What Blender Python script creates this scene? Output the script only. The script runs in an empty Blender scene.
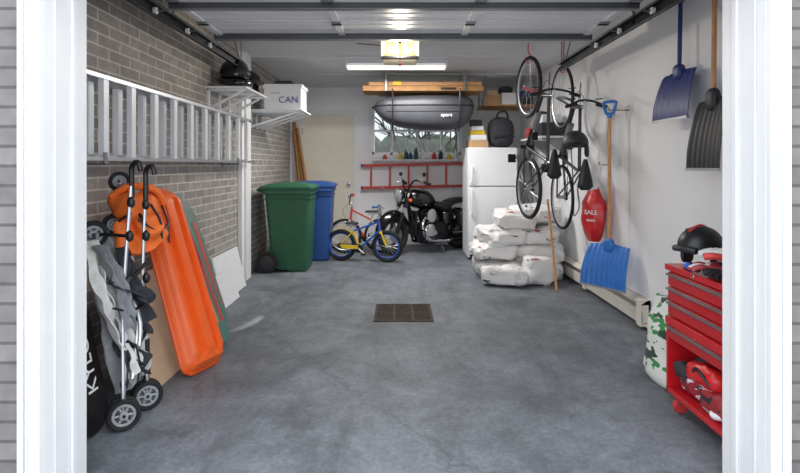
import bpy, bmesh, math, random
from mathutils import Vector, Matrix, Euler, noise
random.seed(7)
sc=bpy.context.scene
sc.view_settings.view_transform='Standard'
sc.view_settings.look='None'
sc.view_settings.exposure=0.0
pi=math.pi

# ------------------------------------------------ materials
MC={}
def srgb(c):
    return tuple(((x/255)/12.92 if x/255<=0.04045 else ((x/255+0.055)/1.055)**2.4) for x in c)
def mat(name,col,rough=.5,metal=0,var=.08,vs=8,bump=0,bs=60,trans=0,emit=0,coat=0):
    if name in MC: return MC[name]
    m=bpy.data.materials.new(name); m.use_nodes=True
    nt=m.node_tree; bs_=nt.nodes['Principled BSDF']
    c=srgb(col)
    geo=nt.nodes.new('ShaderNodeNewGeometry')
    nz=nt.nodes.new('ShaderNodeTexNoise'); nz.inputs['Scale'].default_value=vs; nz.inputs['Detail'].default_value=5
    nt.links.new(geo.outputs['Position'],nz.inputs['Vector'])
    rp=nt.nodes.new('ShaderNodeValToRGB')
    rp.color_ramp.elements[0].position=.3; rp.color_ramp.elements[1].position=.7
    rp.color_ramp.elements[0].color=(*[x*(1-var) for x in c],1)
    rp.color_ramp.elements[1].color=(*[min(1,x*(1+var)) for x in c],1)
    nt.links.new(nz.outputs['Fac'],rp.inputs['Fac'])
    nt.links.new(rp.outputs['Color'],bs_.inputs['Base Color'])
    bs_.inputs['Roughness'].default_value=rough; bs_.inputs['Metallic'].default_value=metal
    if coat: bs_.inputs['Coat Weight'].default_value=coat
    if trans:
        bs_.inputs['Transmission Weight'].default_value=trans
    if emit:
        bs_.inputs['Emission Color'].default_value=(*c,1); bs_.inputs['Emission Strength'].default_value=emit
    if bump:
        n2=nt.nodes.new('ShaderNodeTexNoise'); n2.inputs['Scale'].default_value=bs; n2.inputs['Detail'].default_value=4
        nt.links.new(geo.outputs['Position'],n2.inputs['Vector'])
        b=nt.nodes.new('ShaderNodeBump'); b.inputs['Strength'].default_value=bump; b.inputs['Distance'].default_value=.01
        nt.links.new(n2.outputs['Fac'],b.inputs['Height']); nt.links.new(b.outputs['Normal'],bs_.inputs['Normal'])
    MC[name]=m; return m

def brick(name,axis,c1,c2,cm):
    m=bpy.data.materials.new(name); m.use_nodes=True; nt=m.node_tree; p=nt.nodes['Principled BSDF']
    geo=nt.nodes.new('ShaderNodeNewGeometry'); sx=nt.nodes.new('ShaderNodeSeparateXYZ'); cx=nt.nodes.new('ShaderNodeCombineXYZ')
    nt.links.new(geo.outputs['Position'],sx.inputs[0])
    nt.links.new(sx.outputs[axis],cx.inputs[0]); nt.links.new(sx.outputs['Z'],cx.inputs[1])
    b=nt.nodes.new('ShaderNodeTexBrick'); b.inputs['Scale'].default_value=1
    b.inputs['Brick Width'].default_value=.25; b.inputs['Row Height'].default_value=.072
    b.inputs['Mortar Size'].default_value=.0065; b.inputs['Mortar Smooth'].default_value=.2
    b.inputs['Color1'].default_value=(*srgb(c1),1); b.inputs['Color2'].default_value=(*srgb(c2),1); b.inputs['Mortar'].default_value=(*srgb(cm),1)
    nt.links.new(cx.outputs[0],b.inputs['Vector'])
    nz=nt.nodes.new('ShaderNodeTexNoise'); nz.inputs['Scale'].default_value=14; nz.inputs['Detail'].default_value=8
    nt.links.new(geo.outputs['Position'],nz.inputs['Vector'])
    mx=nt.nodes.new('ShaderNodeMixRGB'); mx.blend_type='OVERLAY'; mx.inputs[0].default_value=.35
    nt.links.new(b.outputs['Color'],mx.inputs[1]); nt.links.new(nz.outputs['Fac'],mx.inputs[2])
    nt.links.new(mx.outputs[0],p.inputs['Base Color']); p.inputs['Roughness'].default_value=.8
    inv=nt.nodes.new('ShaderNodeMath'); inv.operation='SUBTRACT'; inv.inputs[0].default_value=1
    nt.links.new(b.outputs['Fac'],inv.inputs[1])
    ad=nt.nodes.new('ShaderNodeMath'); ad.operation='MULTIPLY_ADD'; ad.inputs[1].default_value=.3
    nt.links.new(nz.outputs['Fac'],ad.inputs[0]); nt.links.new(inv.outputs[0],ad.inputs[2])
    bp=nt.nodes.new('ShaderNodeBump'); bp.inputs['Strength'].default_value=.5; bp.inputs['Distance'].default_value=.005
    nt.links.new(ad.outputs[0],bp.inputs['Height']); nt.links.new(bp.outputs[0],p.inputs['Normal'])
    MC[name]=m; return m

def concrete():
    m=bpy.data.materials.new('concrete_floor'); m.use_nodes=True; nt=m.node_tree; p=nt.nodes['Principled BSDF']
    geo=nt.nodes.new('ShaderNodeNewGeometry')
    def N(s,d,dist=0,rough=.55,st=None):
        n=nt.nodes.new('ShaderNodeTexNoise'); n.inputs['Scale'].default_value=s; n.inputs['Detail'].default_value=d
        n.inputs['Distortion'].default_value=dist; n.inputs['Roughness'].default_value=rough
        if st:
            mp=nt.nodes.new('ShaderNodeMapping'); mp.inputs['Scale'].default_value=st
            nt.links.new(geo.outputs['Position'],mp.inputs[0]); nt.links.new(mp.outputs[0],n.inputs['Vector'])
        else: nt.links.new(geo.outputs['Position'],n.inputs['Vector'])
        return n
    def ramp(src,p0,c0,p1,c1):
        r=nt.nodes.new('ShaderNodeValToRGB'); e=r.color_ramp.elements
        e[0].position=p0; e[0].color=(*c0,1); e[1].position=p1; e[1].color=(*c1,1)
        nt.links.new(src,r.inputs[0]); return r.outputs[0]
    def mul(a,c,f):
        mx=nt.nodes.new('ShaderNodeMixRGB'); mx.blend_type='MULTIPLY'; mx.inputs[0].default_value=f
        nt.links.new(a,mx.inputs[1]); nt.links.new(c,mx.inputs[2]); return mx.outputs[0]
    a=N(1.3,12,.3,.75); b=N(38,10,0,.8); c=N(1.2,10,.8,.8,(2.2,.7,1)); d=N(6,10,.3,.8)
    g=lambda v:(v,v,v)
    col=ramp(a.outputs['Fac'],.36,srgb((94,99,106)),.62,srgb((132,138,146)))
    col=mul(col,ramp(c.outputs['Fac'],.40,g(.50),.53,g(1)),.5)
    col=mul(col,ramp(d.outputs['Fac'],.38,g(.55),.58,g(1.1)),.55)
    col=mul(col,ramp(b.outputs['Fac'],.38,g(.5),.60,g(1.25)),.5)
    v=nt.nodes.new('ShaderNodeTexVoronoi'); v.inputs['Scale'].default_value=1.6; v.inputs['Randomness'].default_value=1
    mp=nt.nodes.new('ShaderNodeMixRGB'); mp.inputs[0].default_value=.12
    nt.links.new(geo.outputs['Position'],mp.inputs[1]); nt.links.new(d.outputs['Color'],mp.inputs[2]); nt.links.new(mp.outputs[0],v.inputs['Vector'])
    col=mul(col,ramp(v.outputs['Distance'],.05,g(.3),.085,g(1)),.65)
    # hairline shrinkage cracks
    vc=nt.nodes.new('ShaderNodeTexVoronoi'); vc.feature='DISTANCE_TO_EDGE'; vc.inputs['Scale'].default_value=.42
    mw=nt.nodes.new('ShaderNodeMixRGB'); mw.inputs[0].default_value=.35
    nt.links.new(geo.outputs['Position'],mw.inputs[1]); nt.links.new(a.outputs['Color'],mw.inputs[2]); nt.links.new(mw.outputs[0],vc.inputs['Vector'])
    col=mul(col,ramp(vc.outputs['Distance'],.0015,g(.45),.004,g(1)),.6)
    nt.links.new(col,p.inputs['Base Color'])
    rr=nt.nodes.new('ShaderNodeMapRange'); rr.inputs[3].default_value=.38; rr.inputs[4].default_value=.8
    nt.links.new(d.outputs['Fac'],rr.inputs[0]); nt.links.new(rr.outputs[0],p.inputs['Roughness'])
    bp=nt.nodes.new('ShaderNodeBump'); bp.inputs['Strength'].default_value=.25; bp.inputs['Distance'].default_value=.01
    nt.links.new(b.outputs['Fac'],bp.inputs['Height']); nt.links.new(bp.outputs[0],p.inputs['Normal'])
    MC['concrete_floor']=m; return m

def printed(name,base,cols,scale,thr=.55):
    m=bpy.data.materials.new(name); m.use_nodes=True; nt=m.node_tree; p=nt.nodes['Principled BSDF']
    tc=nt.nodes.new('ShaderNodeTexCoord'); prev=None
    for i,c in enumerate(cols):
        n=nt.nodes.new('ShaderNodeTexNoise'); n.inputs['Scale'].default_value=scale; n.inputs['Detail'].default_value=2
        mp=nt.nodes.new('ShaderNodeMapping'); mp.inputs['Location'].default_value=(i*7.3,i*3.1,i*5); mp.inputs['Scale'].default_value=(.7,1,2.2)
        nt.links.new(tc.outputs['Object'],mp.inputs[0]); nt.links.new(mp.outputs[0],n.inputs['Vector'])
        r=nt.nodes.new('ShaderNodeMath'); r.operation='GREATER_THAN'; r.inputs[1].default_value=thr
        nt.links.new(n.outputs['Fac'],r.inputs[0])
        mx=nt.nodes.new('ShaderNodeMixRGB'); nt.links.new(r.outputs[0],mx.inputs[0])
        if prev: nt.links.new(prev.outputs[0],mx.inputs[1])
        else: mx.inputs[1].default_value=(*srgb(base),1)
        mx.inputs[2].default_value=(*srgb(c),1); prev=mx
    nt.links.new(prev.outputs[0],p.inputs['Base Color']); p.inputs['Roughness'].default_value=.45
    MC[name]=m; return m

# ------------------------------------------------ mesh builder
def frame(d):
    d=Vector(d).normalized(); up=Vector((0,0,1)) if abs(d.z)<.9 else Vector((1,0,0))
    a=d.cross(up).normalized(); b=d.cross(a).normalized(); return a,b
def sp(v,e): return math.copysign(abs(v)**e,v)
class B:
    def __init__(s,name,M=None):
        s.name=name; s.v=[]; s.f=[]; s.fm=[]; s.fs=[]; s.mats=[]; s.M=M or Matrix.Identity(4)
    def mi(s,m):
        if m not in s.mats: s.mats.append(m)
        return s.mats.index(m)
    def add(s,vs,fs,m,smooth=False,M=None):
        T=s.M@M if M is not None else s.M
        o=len(s.v); s.v+= [T@Vector(x) for x in vs]; k=s.mi(m)
        for f in fs: s.f.append([o+i for i in f]); s.fm.append(k); s.fs.append(smooth)
    def box(s,c,size,m,rot=(0,0,0)):
        R=rot if isinstance(rot,Matrix) else Euler(rot).to_matrix().to_4x4()
        x,y,z=[q/2 for q in size]
        vs=[(-x,-y,-z),(x,-y,-z),(x,y,-z),(-x,y,-z),(-x,-y,z),(x,-y,z),(x,y,z),(-x,y,z)]
        s.add(vs,[(0,3,2,1),(4,5,6,7),(0,1,5,4),(1,2,6,5),(2,3,7,6),(3,0,4,7)],m,False,Matrix.Translation(c)@R)
    def bb(s,lo,hi,m): s.box([(a+b)/2 for a,b in zip(lo,hi)],[abs(b-a) for a,b in zip(lo,hi)],m)
    def rod(s,p,q,r,m,r2=None,seg=10):
        p=Vector(p);q=Vector(q); r2=r if r2 is None else r2; a,b=frame(q-p)
        vs=[];n=seg
        for c,rr in((p,r),(q,r2)):
            for i in range(n):
                t=2*pi*i/n; vs.append(c+a*math.cos(t)*rr+b*math.sin(t)*rr)
        fs=[(i,(i+1)%n,n+(i+1)%n,n+i) for i in range(n)]
        s.add(vs,fs,m,True); s.add(vs[:n],[tuple(range(n))[::-1]],m); s.add(vs[n:],[tuple(range(n))],m)
    def path(s,pts,r,m,closed=False,seg=8,sub=0,sq=None):
        pts=[Vector(p) for p in pts]
        if sub:
            out=[];n=len(pts)
            rng=range(n if closed else n-1)
            for i in rng:
                p0=pts[(i-1)%n] if closed or i>0 else pts[0]; p1=pts[i]; p2=pts[(i+1)%n]
                p3=pts[(i+2)%n] if closed or i+2<n else pts[-1]
                for k in range(sub):
                    t=k/sub
                    out.append(.5*((2*p1)+(-p0+p2)*t+(2*p0-5*p1+4*p2-p3)*t*t+(-p0+3*p1-3*p2+p3)*t**3))
            if not closed: out.append(pts[-1])
            pts=out
        n=len(pts); vs=[]; a=None
        for i,p in enumerate(pts):
            if closed: d=pts[(i+1)%n]-pts[i-1]
            else: d=pts[min(i+1,n-1)]-pts[max(i-1,0)]
            d.normalize()
            if a is None: a,b=frame(d)
            else:
                a=(a-d*a.dot(d)).normalized(); b=d.cross(a)
            rr=r(i/(n-1)) if callable(r) else r
            q=sq or 1
            for k in range(seg):
                t=2*pi*k/seg; vs.append(p+a*math.cos(t)*rr+b*math.sin(t)*rr*q)
        fs=[]
        for i in range(n if closed else n-1):
            for k in range(seg):
                j=(i+1)%n; fs.append((i*seg+k,i*seg+(k+1)%seg,j*seg+(k+1)%seg,j*seg+k))
        s.add(vs,fs,m,True)
        if not closed:
            s.add(vs[:seg],[tuple(range(seg))[::-1]],m); s.add(vs[-seg:],[tuple(range(seg))],m)
    def torus(s,c,ax,R,r,m,n=36,seg=8,sq=None):
        c=Vector(c);a,b=frame(ax)
        s.path([c+a*R*math.cos(2*pi*i/n)+b*R*math.sin(2*pi*i/n) for i in range(n)],r,m,True,seg)
    def ell(s,c,r,m,e=1,e2=None,rot=(0,0,0),nu=24,nv=16,nz=0,nf=6,cut=None):
        e2=e if e2 is None else e2
        R=rot if isinstance(rot,Matrix) else Euler(rot).to_matrix().to_4x4(); vs=[];fs=[]
        for j in range(nv+1):
            ph=-pi/2+pi*j/nv
            for i in range(nu):
                th=2*pi*i/nu
                x=r[0]*sp(math.cos(ph),e)*sp(math.cos(th),e2); y=r[1]*sp(math.cos(ph),e)*sp(math.sin(th),e2); z=r[2]*sp(math.sin(ph),e)
                if cut is not None: z=max(z,cut)
                if nz:
                    q=Vector((x+c[0],y+c[1],z+c[2]))*nf; d=(noise.noise(q)+.5*noise.noise(q*2.3))*nz
                    L=max(1e-6,Vector((x,y,z)).length); x+=x/L*d;y+=y/L*d;z+=z/L*d
                vs.append((x,y,z))
        for j in range(nv):
            for i in range(nu):
                fs.append((j*nu+i,j*nu+(i+1)%nu,(j+1)*nu+(i+1)%nu,(j+1)*nu+i))
        s.add(vs,fs,m,True,Matrix.Translation(c)@R)
    def lathe(s,prof,c,ax,m,seg=28):
        c=Vector(c);d=Vector(ax).normalized();a,b=frame(d);vs=[];fs=[];n=len(prof)
        for r,h in prof:
            for i in range(seg):
                t=2*pi*i/seg; vs.append(c+d*h+a*r*math.cos(t)+b*r*math.sin(t))
        for j in range(n-1):
            for i in range(seg): fs.append((j*seg+i,j*seg+(i+1)%seg,(j+1)*seg+(i+1)%seg,(j+1)*seg+i))
        s.add(vs,fs,m,True)
        if prof[0][0]>1e-4: s.add(vs[:seg],[tuple(range(seg))],m)
        if prof[-1][0]>1e-4: s.add(vs[-seg:],[tuple(range(seg))],m)
    def grid(s,fn,nu,nv,m,th=.004,m2=None):
        P=[[Vector(fn(i/nu,j/nv)) for j in range(nv+1)] for i in range(nu+1)]
        vs=[];W=nv+1
        N=[]
        for i in range(nu+1):
            for j in range(nv+1):
                du=P[min(i+1,nu)][j]-P[max(i-1,0)][j]; dv=P[i][min(j+1,nv)]-P[i][max(j-1,0)]
                n=du.cross(dv); n=n.normalized() if n.length>1e-12 else Vector((0,0,1)); N.append(n)
        A=[P[i][j] for i in range(nu+1) for j in range(W)]; C=[a-n*th for a,n in zip(A,N)]
        k=len(A)
        fa=[];fb=[]
        for i in range(nu):
            for j in range(nv):
                q=(i*W+j,(i+1)*W+j,(i+1)*W+j+1,i*W+j+1); fa.append(q); fb.append(tuple(x+k for x in q[::-1]))
        ed=[]
        for i in range(nu): ed.append((i*W,(i+1)*W)); ed.append(((i+1)*W+nv,i*W+nv))
        for j in range(nv): ed.append((j+1,j)); ed.append((nu*W+j,nu*W+j+1))
        fe=[(b_,a_,a_+k,b_+k) for a_,b_ in ed]
        if m2 is None: s.add(A+C,fa+fb+fe,m,True)
        else: s.add(A+C,fa,m,True); s.add(A+C,fb+fe,m2,True)
    def prism(s,poly,th,M,m):
        n=len(poly); vs=[(x,y,-th/2) for x,y in poly]+[(x,y,th/2) for x,y in poly]
        fs=[tuple(range(n))[::-1],tuple(range(n,2*n))]+[(i,(i+1)%n,n+(i+1)%n,n+i) for i in range(n)]
        s.add(vs,fs,m,False,M)
    def loft(s,rings,m,caps=True):
        n=len(rings[0]); vs=[p for r in rings for p in r]; fs=[]
        for j in range(len(rings)-1):
            for i in range(n): fs.append((j*n+i,j*n+(i+1)%n,(j+1)*n+(i+1)%n,(j+1)*n+i))
        s.add(vs,fs,m,True)
        if caps: s.add(rings[0],[tuple(range(n))[::-1]],m); s.add(rings[-1],[tuple(range(n))],m)
    def text(s,body,size,M,m,ext=.001):
        cu=bpy.data.curves.new('t','FONT'); cu.body=body; cu.size=size; cu.extrude=ext; cu.align_x='CENTER'; cu.align_y='CENTER'
        o=bpy.data.objects.new('t',cu); sc.collection.objects.link(o)
        dg=bpy.context.evaluated_depsgraph_get(); me=o.evaluated_get(dg).to_mesh()
        vs=[v.co.copy() for v in me.vertices]; fs=[tuple(p.vertices) for p in me.polygons]
        o.evaluated_get(dg).to_mesh_clear(); bpy.data.objects.remove(o); bpy.data.curves.remove(cu)
        s.add(vs,fs,m,False,M)
    def done(s,bevel=0,ang=40):
        me=bpy.data.meshes.new(s.name)
        xs=[v.x for v in s.v];ys=[v.y for v in s.v];zs=[v.z for v in s.v]
        o=Vector(((min(xs)+max(xs))/2,(min(ys)+max(ys))/2,min(zs)))
        me.from_pydata([v-o for v in s.v],[],s.f)
        for m in s.mats: me.materials.append(m)
        me.polygons.foreach_set('material_index',s.fm); me.polygons.foreach_set('use_smooth',s.fs)
        bm=bmesh.new(); bm.from_mesh(me)
        bmesh.ops.remove_doubles(bm,verts=bm.verts,dist=1e-5)
        bmesh.ops.recalc_face_normals(bm,faces=bm.faces); bm.to_mesh(me); bm.free()
        me.set_sharp_from_angle(angle=math.radians(ang))
        ob=bpy.data.objects.new(s.name,me); ob.location=o; sc.collection.objects.link(ob)
        if bevel:
            md=ob.modifiers.new('bev','BEVEL'); md.width=bevel; md.segments=2; md.limit_method='ANGLE'; md.angle_limit=math.radians(50)
        return ob
def basis(o,x,y,z):
    x,y,z=Vector(x),Vector(y),Vector(z)
    return Matrix(((x.x,y.x,z.x,o[0]),(x.y,y.y,z.y,o[1]),(x.z,y.z,z.z,o[2]),(0,0,0,1)))
def T(*a): return Matrix.Translation(a)

# materials
M_wall=mat('white_wall_paint',(236,236,238),.6,var=.03,vs=2,bump=.05)
M_ceil=mat('ceiling_paint',(206,207,210),.5,var=.05,vs=1.5)
M_trim=mat('white_trim',(228,229,231),.45,var=.02)
M_door=mat('cream_door_paint',(228,222,206),.5,var=.03)
M_brI=brick('interior_grey_brick','Y',(140,135,131),(160,154,149),(196,191,185))
M_brO=brick('exterior_grey_brick','X',(104,101,100),(122,118,117),(84,82,81))
M_floor=concrete()
M_drive=mat('driveway_concrete',(165,166,168),.8,var=.1,vs=3)
M_alu=mat('aluminium',(200,203,208),.35,.85,var=.04)
M_alud=mat('white_aluminium',(232,234,238),.4,.2,var=.04)
M_steel=mat('galvanised_steel',(140,142,146),.4,.7,var=.12)
M_dsteel=mat('dark_steel',(52,54,58),.45,.7)
M_chrome=mat('chrome',(200,202,206),.15,1,var=.02)
M_blk=mat('black_plastic',(24,24,27),.4,var=.1)
M_gblk=mat('gloss_black_paint',(12,12,15),.18,var=.05,coat=.5)
M_engb=mat('black_engine_castings',(34,34,37),.4,.6,var=.15,vs=30)
M_rub=mat('tyre_rubber',(24,24,26),.75,var=.15)
M_green=mat('green_bin_plastic',(36,90,62),.5,var=.08)
M_blueb=mat('blue_bin_plastic',(30,72,138),.45,var=.08)
M_orange=mat('orange_sled_plastic',(236,96,30),.42,var=.06)
M_oranged=mat('orange_plastic_rim',(222,84,26),.45,var=.06)
M_orange2=mat('orange_fabric',(240,114,40),.65,var=.10,vs=12)
M_red=mat('red_tool_enamel',(190,26,36),.35,var=.06,coat=.2)
M_redp=mat('red_paint',(196,60,56),.5,var=.08)
M_blueshovel=mat('bright_blue_plastic',(44,112,192),.4,var=.08)
M_navy=mat('navy_plastic',(36,50,112),.4,var=.1)
M_charc=mat('charcoal_plastic',(40,41,46),.5,var=.12)
M_wood=mat('varnished_wood',(196,146,98),.55,var=.15,vs=20)
M_wood2=mat('lumber',(168,124,78),.7,var=.18,vs=14)
M_ply=mat('tan_panel',(206,178,146),.65,var=.06,vs=10)
M_whitep=mat('white_plastic',(232,233,236),.4,var=.02)
M_cream=mat('cream_heater_enamel',(220,214,202),.45,var=.04)
M_grey=mat('grey_roofbox_plastic',(66,68,74),.45,var=.08)
M_grey2=mat('dark_roofbox_plastic',(34,36,40),.5,var=.08)
M_yel=mat('yellow_plastic',(224,190,40),.5)
M_fabw=mat('light_fabric',(206,204,202),.85,var=.14,vs=25)
M_fabd=mat('dark_fabric',(48,50,56),.85,var=.2,vs=25)
M_fabg=mat('grey_fabric',(128,130,134),.85,var=.15,vs=25)
M_card=mat('cardboard',(182,148,108),.8,var=.08)
M_txtk=mat('black_ink',(22,22,24),.6)
M_txtw=mat('white_ink',(240,240,240),.6)
M_txtb=mat('blue_ink',(24,70,160),.6)
M_rust=mat('rusty_iron',(66,54,44),.75,.3,var=.5,vs=30,bump=.4)
M_bagw=printed('printed_white_sack',(226,225,224),[(170,60,62),(74,74,80)],9,.70)
M_soil=printed('soil_bag_print',(226,228,222),[(60,140,76),(52,72,60)],7,.57)
M_redbag=mat('red_bag_film',(206,34,40),.35,var=.12,vs=18,bump=.2,bs=30)
M_rag=printed('mixed_cloth',(150,40,48),[(44,42,50),(196,196,200)],10,.57)

# ------------------------------------------------ room
XL,XR,YB,H=-1.8,1.97,8.6,2.57
YF0,YF1=1.92,2.17
OL,OR=-1.3,1.337
b=B('floor'); b.bb((XL-.2,YF0-.02,-.1),(XR+.2,YB+.2,0),M_floor); b.done()
b=B('driveway'); b.bb((-6,-6,-.14),(6,YF0-.02,-.02),M_drive); b.done()
b=B('ceiling'); b.bb((XL-.2,YF0,H),(XR+.2,YB+.2,H+.12),M_ceil); b.done()
b=B('wall_left'); b.bb((XL-.2,YF1,0),(XL,YB+.2,H),M_brI); b.done()
b=B('wall_right'); b.bb((XR,YF1,0),(XR+.2,YB+.2,H),M_wall); b.done()
wx0,wx1,wz0,wz1=-.46,1.0,1.47,2.26
b=B('wall_back')
b.bb((XL,YB,0),(wx0,YB+.2,H),M_wall); b.bb((wx1,YB,0),(XR,YB+.2,H),M_wall)
b.bb((wx0,YB,0),(wx1,YB+.2,wz0),M_wall); b.bb((wx0,YB,wz1),(wx1,YB+.2,H),M_wall); b.done()
b=B('wall_front')
for a,c in((-4.0,-1.37),(1.40,4.0)):
    b.bb((a,YF0,-.02),(c,YF1,2.9),M_brO)
b.bb((-1.37,YF0,2.2),(1.40,YF1,2.9),M_brO); b.done()
def jamb(name,x0,x1,s):
    b=B(name)
    b.bb((x0,YF0-.03,-.02),(x1,YF0,2.2),M_trim)
    xi=x1 if s<0 else x0
    b.bb((xi if s>0 else xi-.062,YF0,0),(xi+.062 if s>0 else xi,YF1+.01,2.2),M_trim)
    xo=x0 if s<0 else x1
    b.bb((xo,YF0-.045,-.02),(xo+.018*(-s),YF0-.03,2.2),M_trim)
    b.bb((xi+s*-.012,YF1-.10,0),(xi,YF1-.07,2.2),M_trim)
    b.bb((xi+s*-.006,YF0+.05,0),(xi,YF0+.06,2.2),M_trim)
    # grooved brickmould profile on the casing
    xm=(x0+x1)/2
    b.bb((xm-.012,YF0-.038,-.02),(xm-.004,YF0-.03,2.2),M_trim); b.bb((xm+.008,YF0-.036,-.02),(xm+.014,YF0-.03,2.2),M_trim)
    b.done(.003)
jamb('trim_1',-1.37,OL,-1); jamb('trim_2',OR,1.40,1)
b=B('trim_3'); b.bb((OL,YF0-.03,2.12),(OR,YF1,2.2),M_trim); b.done(.003)
b=B('trim_4'); b.bb((XL,5.82,0),(XL+.05,6.16,H),M_wall); b.bb((XL+.05,5.9,.0),(XL+.075,6.08,H),M_trim); b.done(.004)
b=B('baseboard_back'); b.bb((-.7,YB-.015,0),(XR,YB,.09),M_trim); b.done(.003)
b=B('trim_5')
for y in (4.9,6.1,7.3): b.bb((XL,y,H-.012),(XR,y+.06,H),M_ceil)
b.done(.002)

# window
b=B('window_1')
y0,y1=YB-.02,YB+.12
b.bb((wx0-.05,YB-.025,wz0-.05),(wx1+.05,YB,wz0),M_trim); b.bb((wx0-.05,YB-.025,wz1),(wx1+.05,YB,wz1+.05),M_trim)
b.bb((wx0-.05,YB-.025,wz0),(wx0,YB,wz1),M_trim); b.bb((wx1,YB-.025,wz0),(wx1+.05,YB,wz1),M_trim)
b.bb((wx0,y0+.05,wz0),(wx1,y1,wz0+.04),M_trim); b.bb((wx0,y0+.05,wz1-.04),(wx1,y1,wz1),M_trim)
for x in (wx0,wx0+.30,wx0+.72,wx0+1.13,wx1-.04): b.bb((x,y0+.05,wz0),(x+.04,y1,wz1),M_trim)
b.bb((wx0,y0+.06,wz0+.38),(wx1,y1-.02,wz0+.41),M_trim)
mg=bpy.data.materials.new('dimming_window_glass'); mg.use_nodes=True; g_=mg.node_tree; g_.nodes.clear()
o_=g_.nodes.new('ShaderNodeOutputMaterial'); t_=g_.nodes.new('ShaderNodeBsdfTransparent'); t_.inputs[0].default_value=(.42,.45,.46,1)  # grey tint added to the pane to dim the bright view outside
gl=g_.nodes.new('ShaderNodeBsdfGlossy'); gl.inputs['Roughness'].default_value=.03; mx_=g_.nodes.new('ShaderNodeMixShader'); mx_.inputs[0].default_value=.05
g_.links.new(t_.outputs[0],mx_.inputs[1]); g_.links.new(gl.outputs[0],mx_.inputs[2]); g_.links.new(mx_.outputs[0],o_.inputs[0])
b.add([(wx0,YB+.08,wz0),(wx1,YB+.08,wz0),(wx1,YB+.08,wz1),(wx0,YB+.08,wz1)],[(0,1,2,3)],mg)
b.done()
M_bark=mat('tree_bark',(84,78,74),.9,var=.3); M_leaf=mat('hedge_foliage',(70,80,66),.9,var=.5,vs=7)
def tree(x,y,h):
    b=B('bare_tree')
    def br(p,d,L,r,k):
        q=p+d*L; b.rod(p,q,r,M_bark,r*.65,seg=6)
        if k:
            for _ in range(3 if k>1 else 4):
                nd=(d+Vector((random.uniform(-.8,.8),random.uniform(-.8,.8),random.uniform(-.1,.5)))).normalized()
                br(q if random.random()<.6 else p+d*L*.7,nd,L*random.uniform(.6,.8),r*.6,k-1)
    br(Vector((x,y,-.095)),Vector((random.uniform(-.1,.1),0,1)).normalized(),h,.09,5); b.done()
for q in((-.9,12.2,1.3),(.1,11.9,1.2),(1.1,12.4,1.4),(2.0,13.2,1.5)): tree(*q)
b=B('hedge')
for i in range(11): b.ell((-5+i*1.0,15+.3*math.sin(i*2),1.05),(.8,.5,1.1),M_leaf,e=.8,nz=.12,nf=3,nu=20,nv=12)
b.done()
b=B('lawn'); b.bb((-9,YB+.25,-.25),(9,24,-.1),mat('lawn_grass',(96,112,80),.95,var=.3,vs=3)); b.done()

# back door
b=B('door_1')
dx0,dx1,dz=-1.60,-.76,2.12
b.bb((dx0-.06,YB-.03,0),(dx0,YB,dz+.06),M_trim); b.bb((dx1,YB-.03,0),(dx1+.06,YB,dz+.06),M_trim); b.bb((dx0,YB-.03,dz),(dx1,YB,dz+.06),M_trim)
b.bb((dx0,YB-.02,0.01),(dx1,YB,dz),M_door)
b.lathe([(.028,0),(.028,.01),(.012,.015),(.012,.04),(.026,.05),(.03,.065),(.02,.08),(0,.085)],(dx1-.07,YB-.02,1.0),(0,-1,0),M_chrome)
for z in (.3,1.1,1.85): b.rod((dx0+.005,YB-.03,z-.05),(dx0+.005,YB-.03,z+.05),.008,M_steel)
b.done(.003)

# ------------------------------------------------ sectional garage door overhead
M_panel=mat('garage_door_steel',(216,218,222),.4,.05,var=.03,vs=3)
M_strut=mat('strut_steel',(92,94,98),.45,.5,var=.1)
b=B('sectional_garage_door')
zD=2.34; x0,x1=-1.47,1.52
ys=[2.30,2.80,3.30,3.80,4.25]
for i in range(4):
    a,c=ys[i]+.004,ys[i+1]-.004
    b.bb((x0,a,zD),(x1,c,zD+.04),M_panel)
    b.bb((x0,a,zD-.008),(x1,a+.03,zD),M_panel); b.bb((x0,c-.03,zD-.008),(x1,c,zD),M_panel)
    for k in range(4):
        yy=a+.08+k*.11
        b.bb((x0,yy,zD-.004),(x1,yy+.012,zD),M_panel)
    for k in range(4):
        x=x0+.02+k*(x1-x0-.09)/3
        b.bb((x,a,zD-.014),(x+.05,c,zD),M_panel)
        if i<3:
            b.bb((x-.01,c-.04,zD-.022),(x+.06,c+.05,zD-.013),M_steel); b.rod((x-.01,c+.006,zD-.022),(x+.06,c+.006,zD-.022),.007,M_dsteel)
for y in (3.33,4.15):
    b.bb((x0,y,zD-.045),(x1,y+.01,zD-.0),M_strut); b.bb((x0,y,zD-.05),(x1,y+.045,zD-.043),M_steel)
b.done(.001)
def track(name,x,s):
    b=B(name)
    z=2.27
    b.bb((x,2.35,z-.035),(x+.004,5.25,z+.035),M_dsteel); b.bb((x,2.35,z+.03),(x-s*.035,5.25,z+.035),M_dsteel); b.bb((x,2.35,z-.035),(x-s*.035,5.25,z-.03),M_dsteel)
    b.bb((x,2.35,z+.035),(x+.004*s,5.25,z+.07),M_steel); b.bb((x,2.35,z+.066),(x+s*.04,5.25,z+.07),M_steel)
    for y in(3.6,5.15):
        b.bb((x,y,z),(x+s*.004,y+.035,H-.001),M_steel); b.bb((x,y,H-.005),(x+s*.06,y+.035,H-.001),M_steel)
        b.rod((x+s*.01,y,z+.05),(x+s*.01,y+.25 if y<5 else y-.25,H-.01),.008,M_steel)
    for y in ys[1:]:
        b.lathe([(.022,0),(.022,.02),(.008,.022)],(x-s*.012,y,z),(-s,0,0),M_whitep,14); b.rod((x-s*.03,y,z),(x-s*.08,y,z),.005,M_steel)
    b.path([(x,2.35,z),(x,2.25,z-.06),(x,2.21,z-.2),(x,2.21,.05)],.02,M_dsteel,sub=4)
    b.done()
track('garage_door_track',-1.56,-1); track('garage_door_track',1.61,1)
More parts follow.
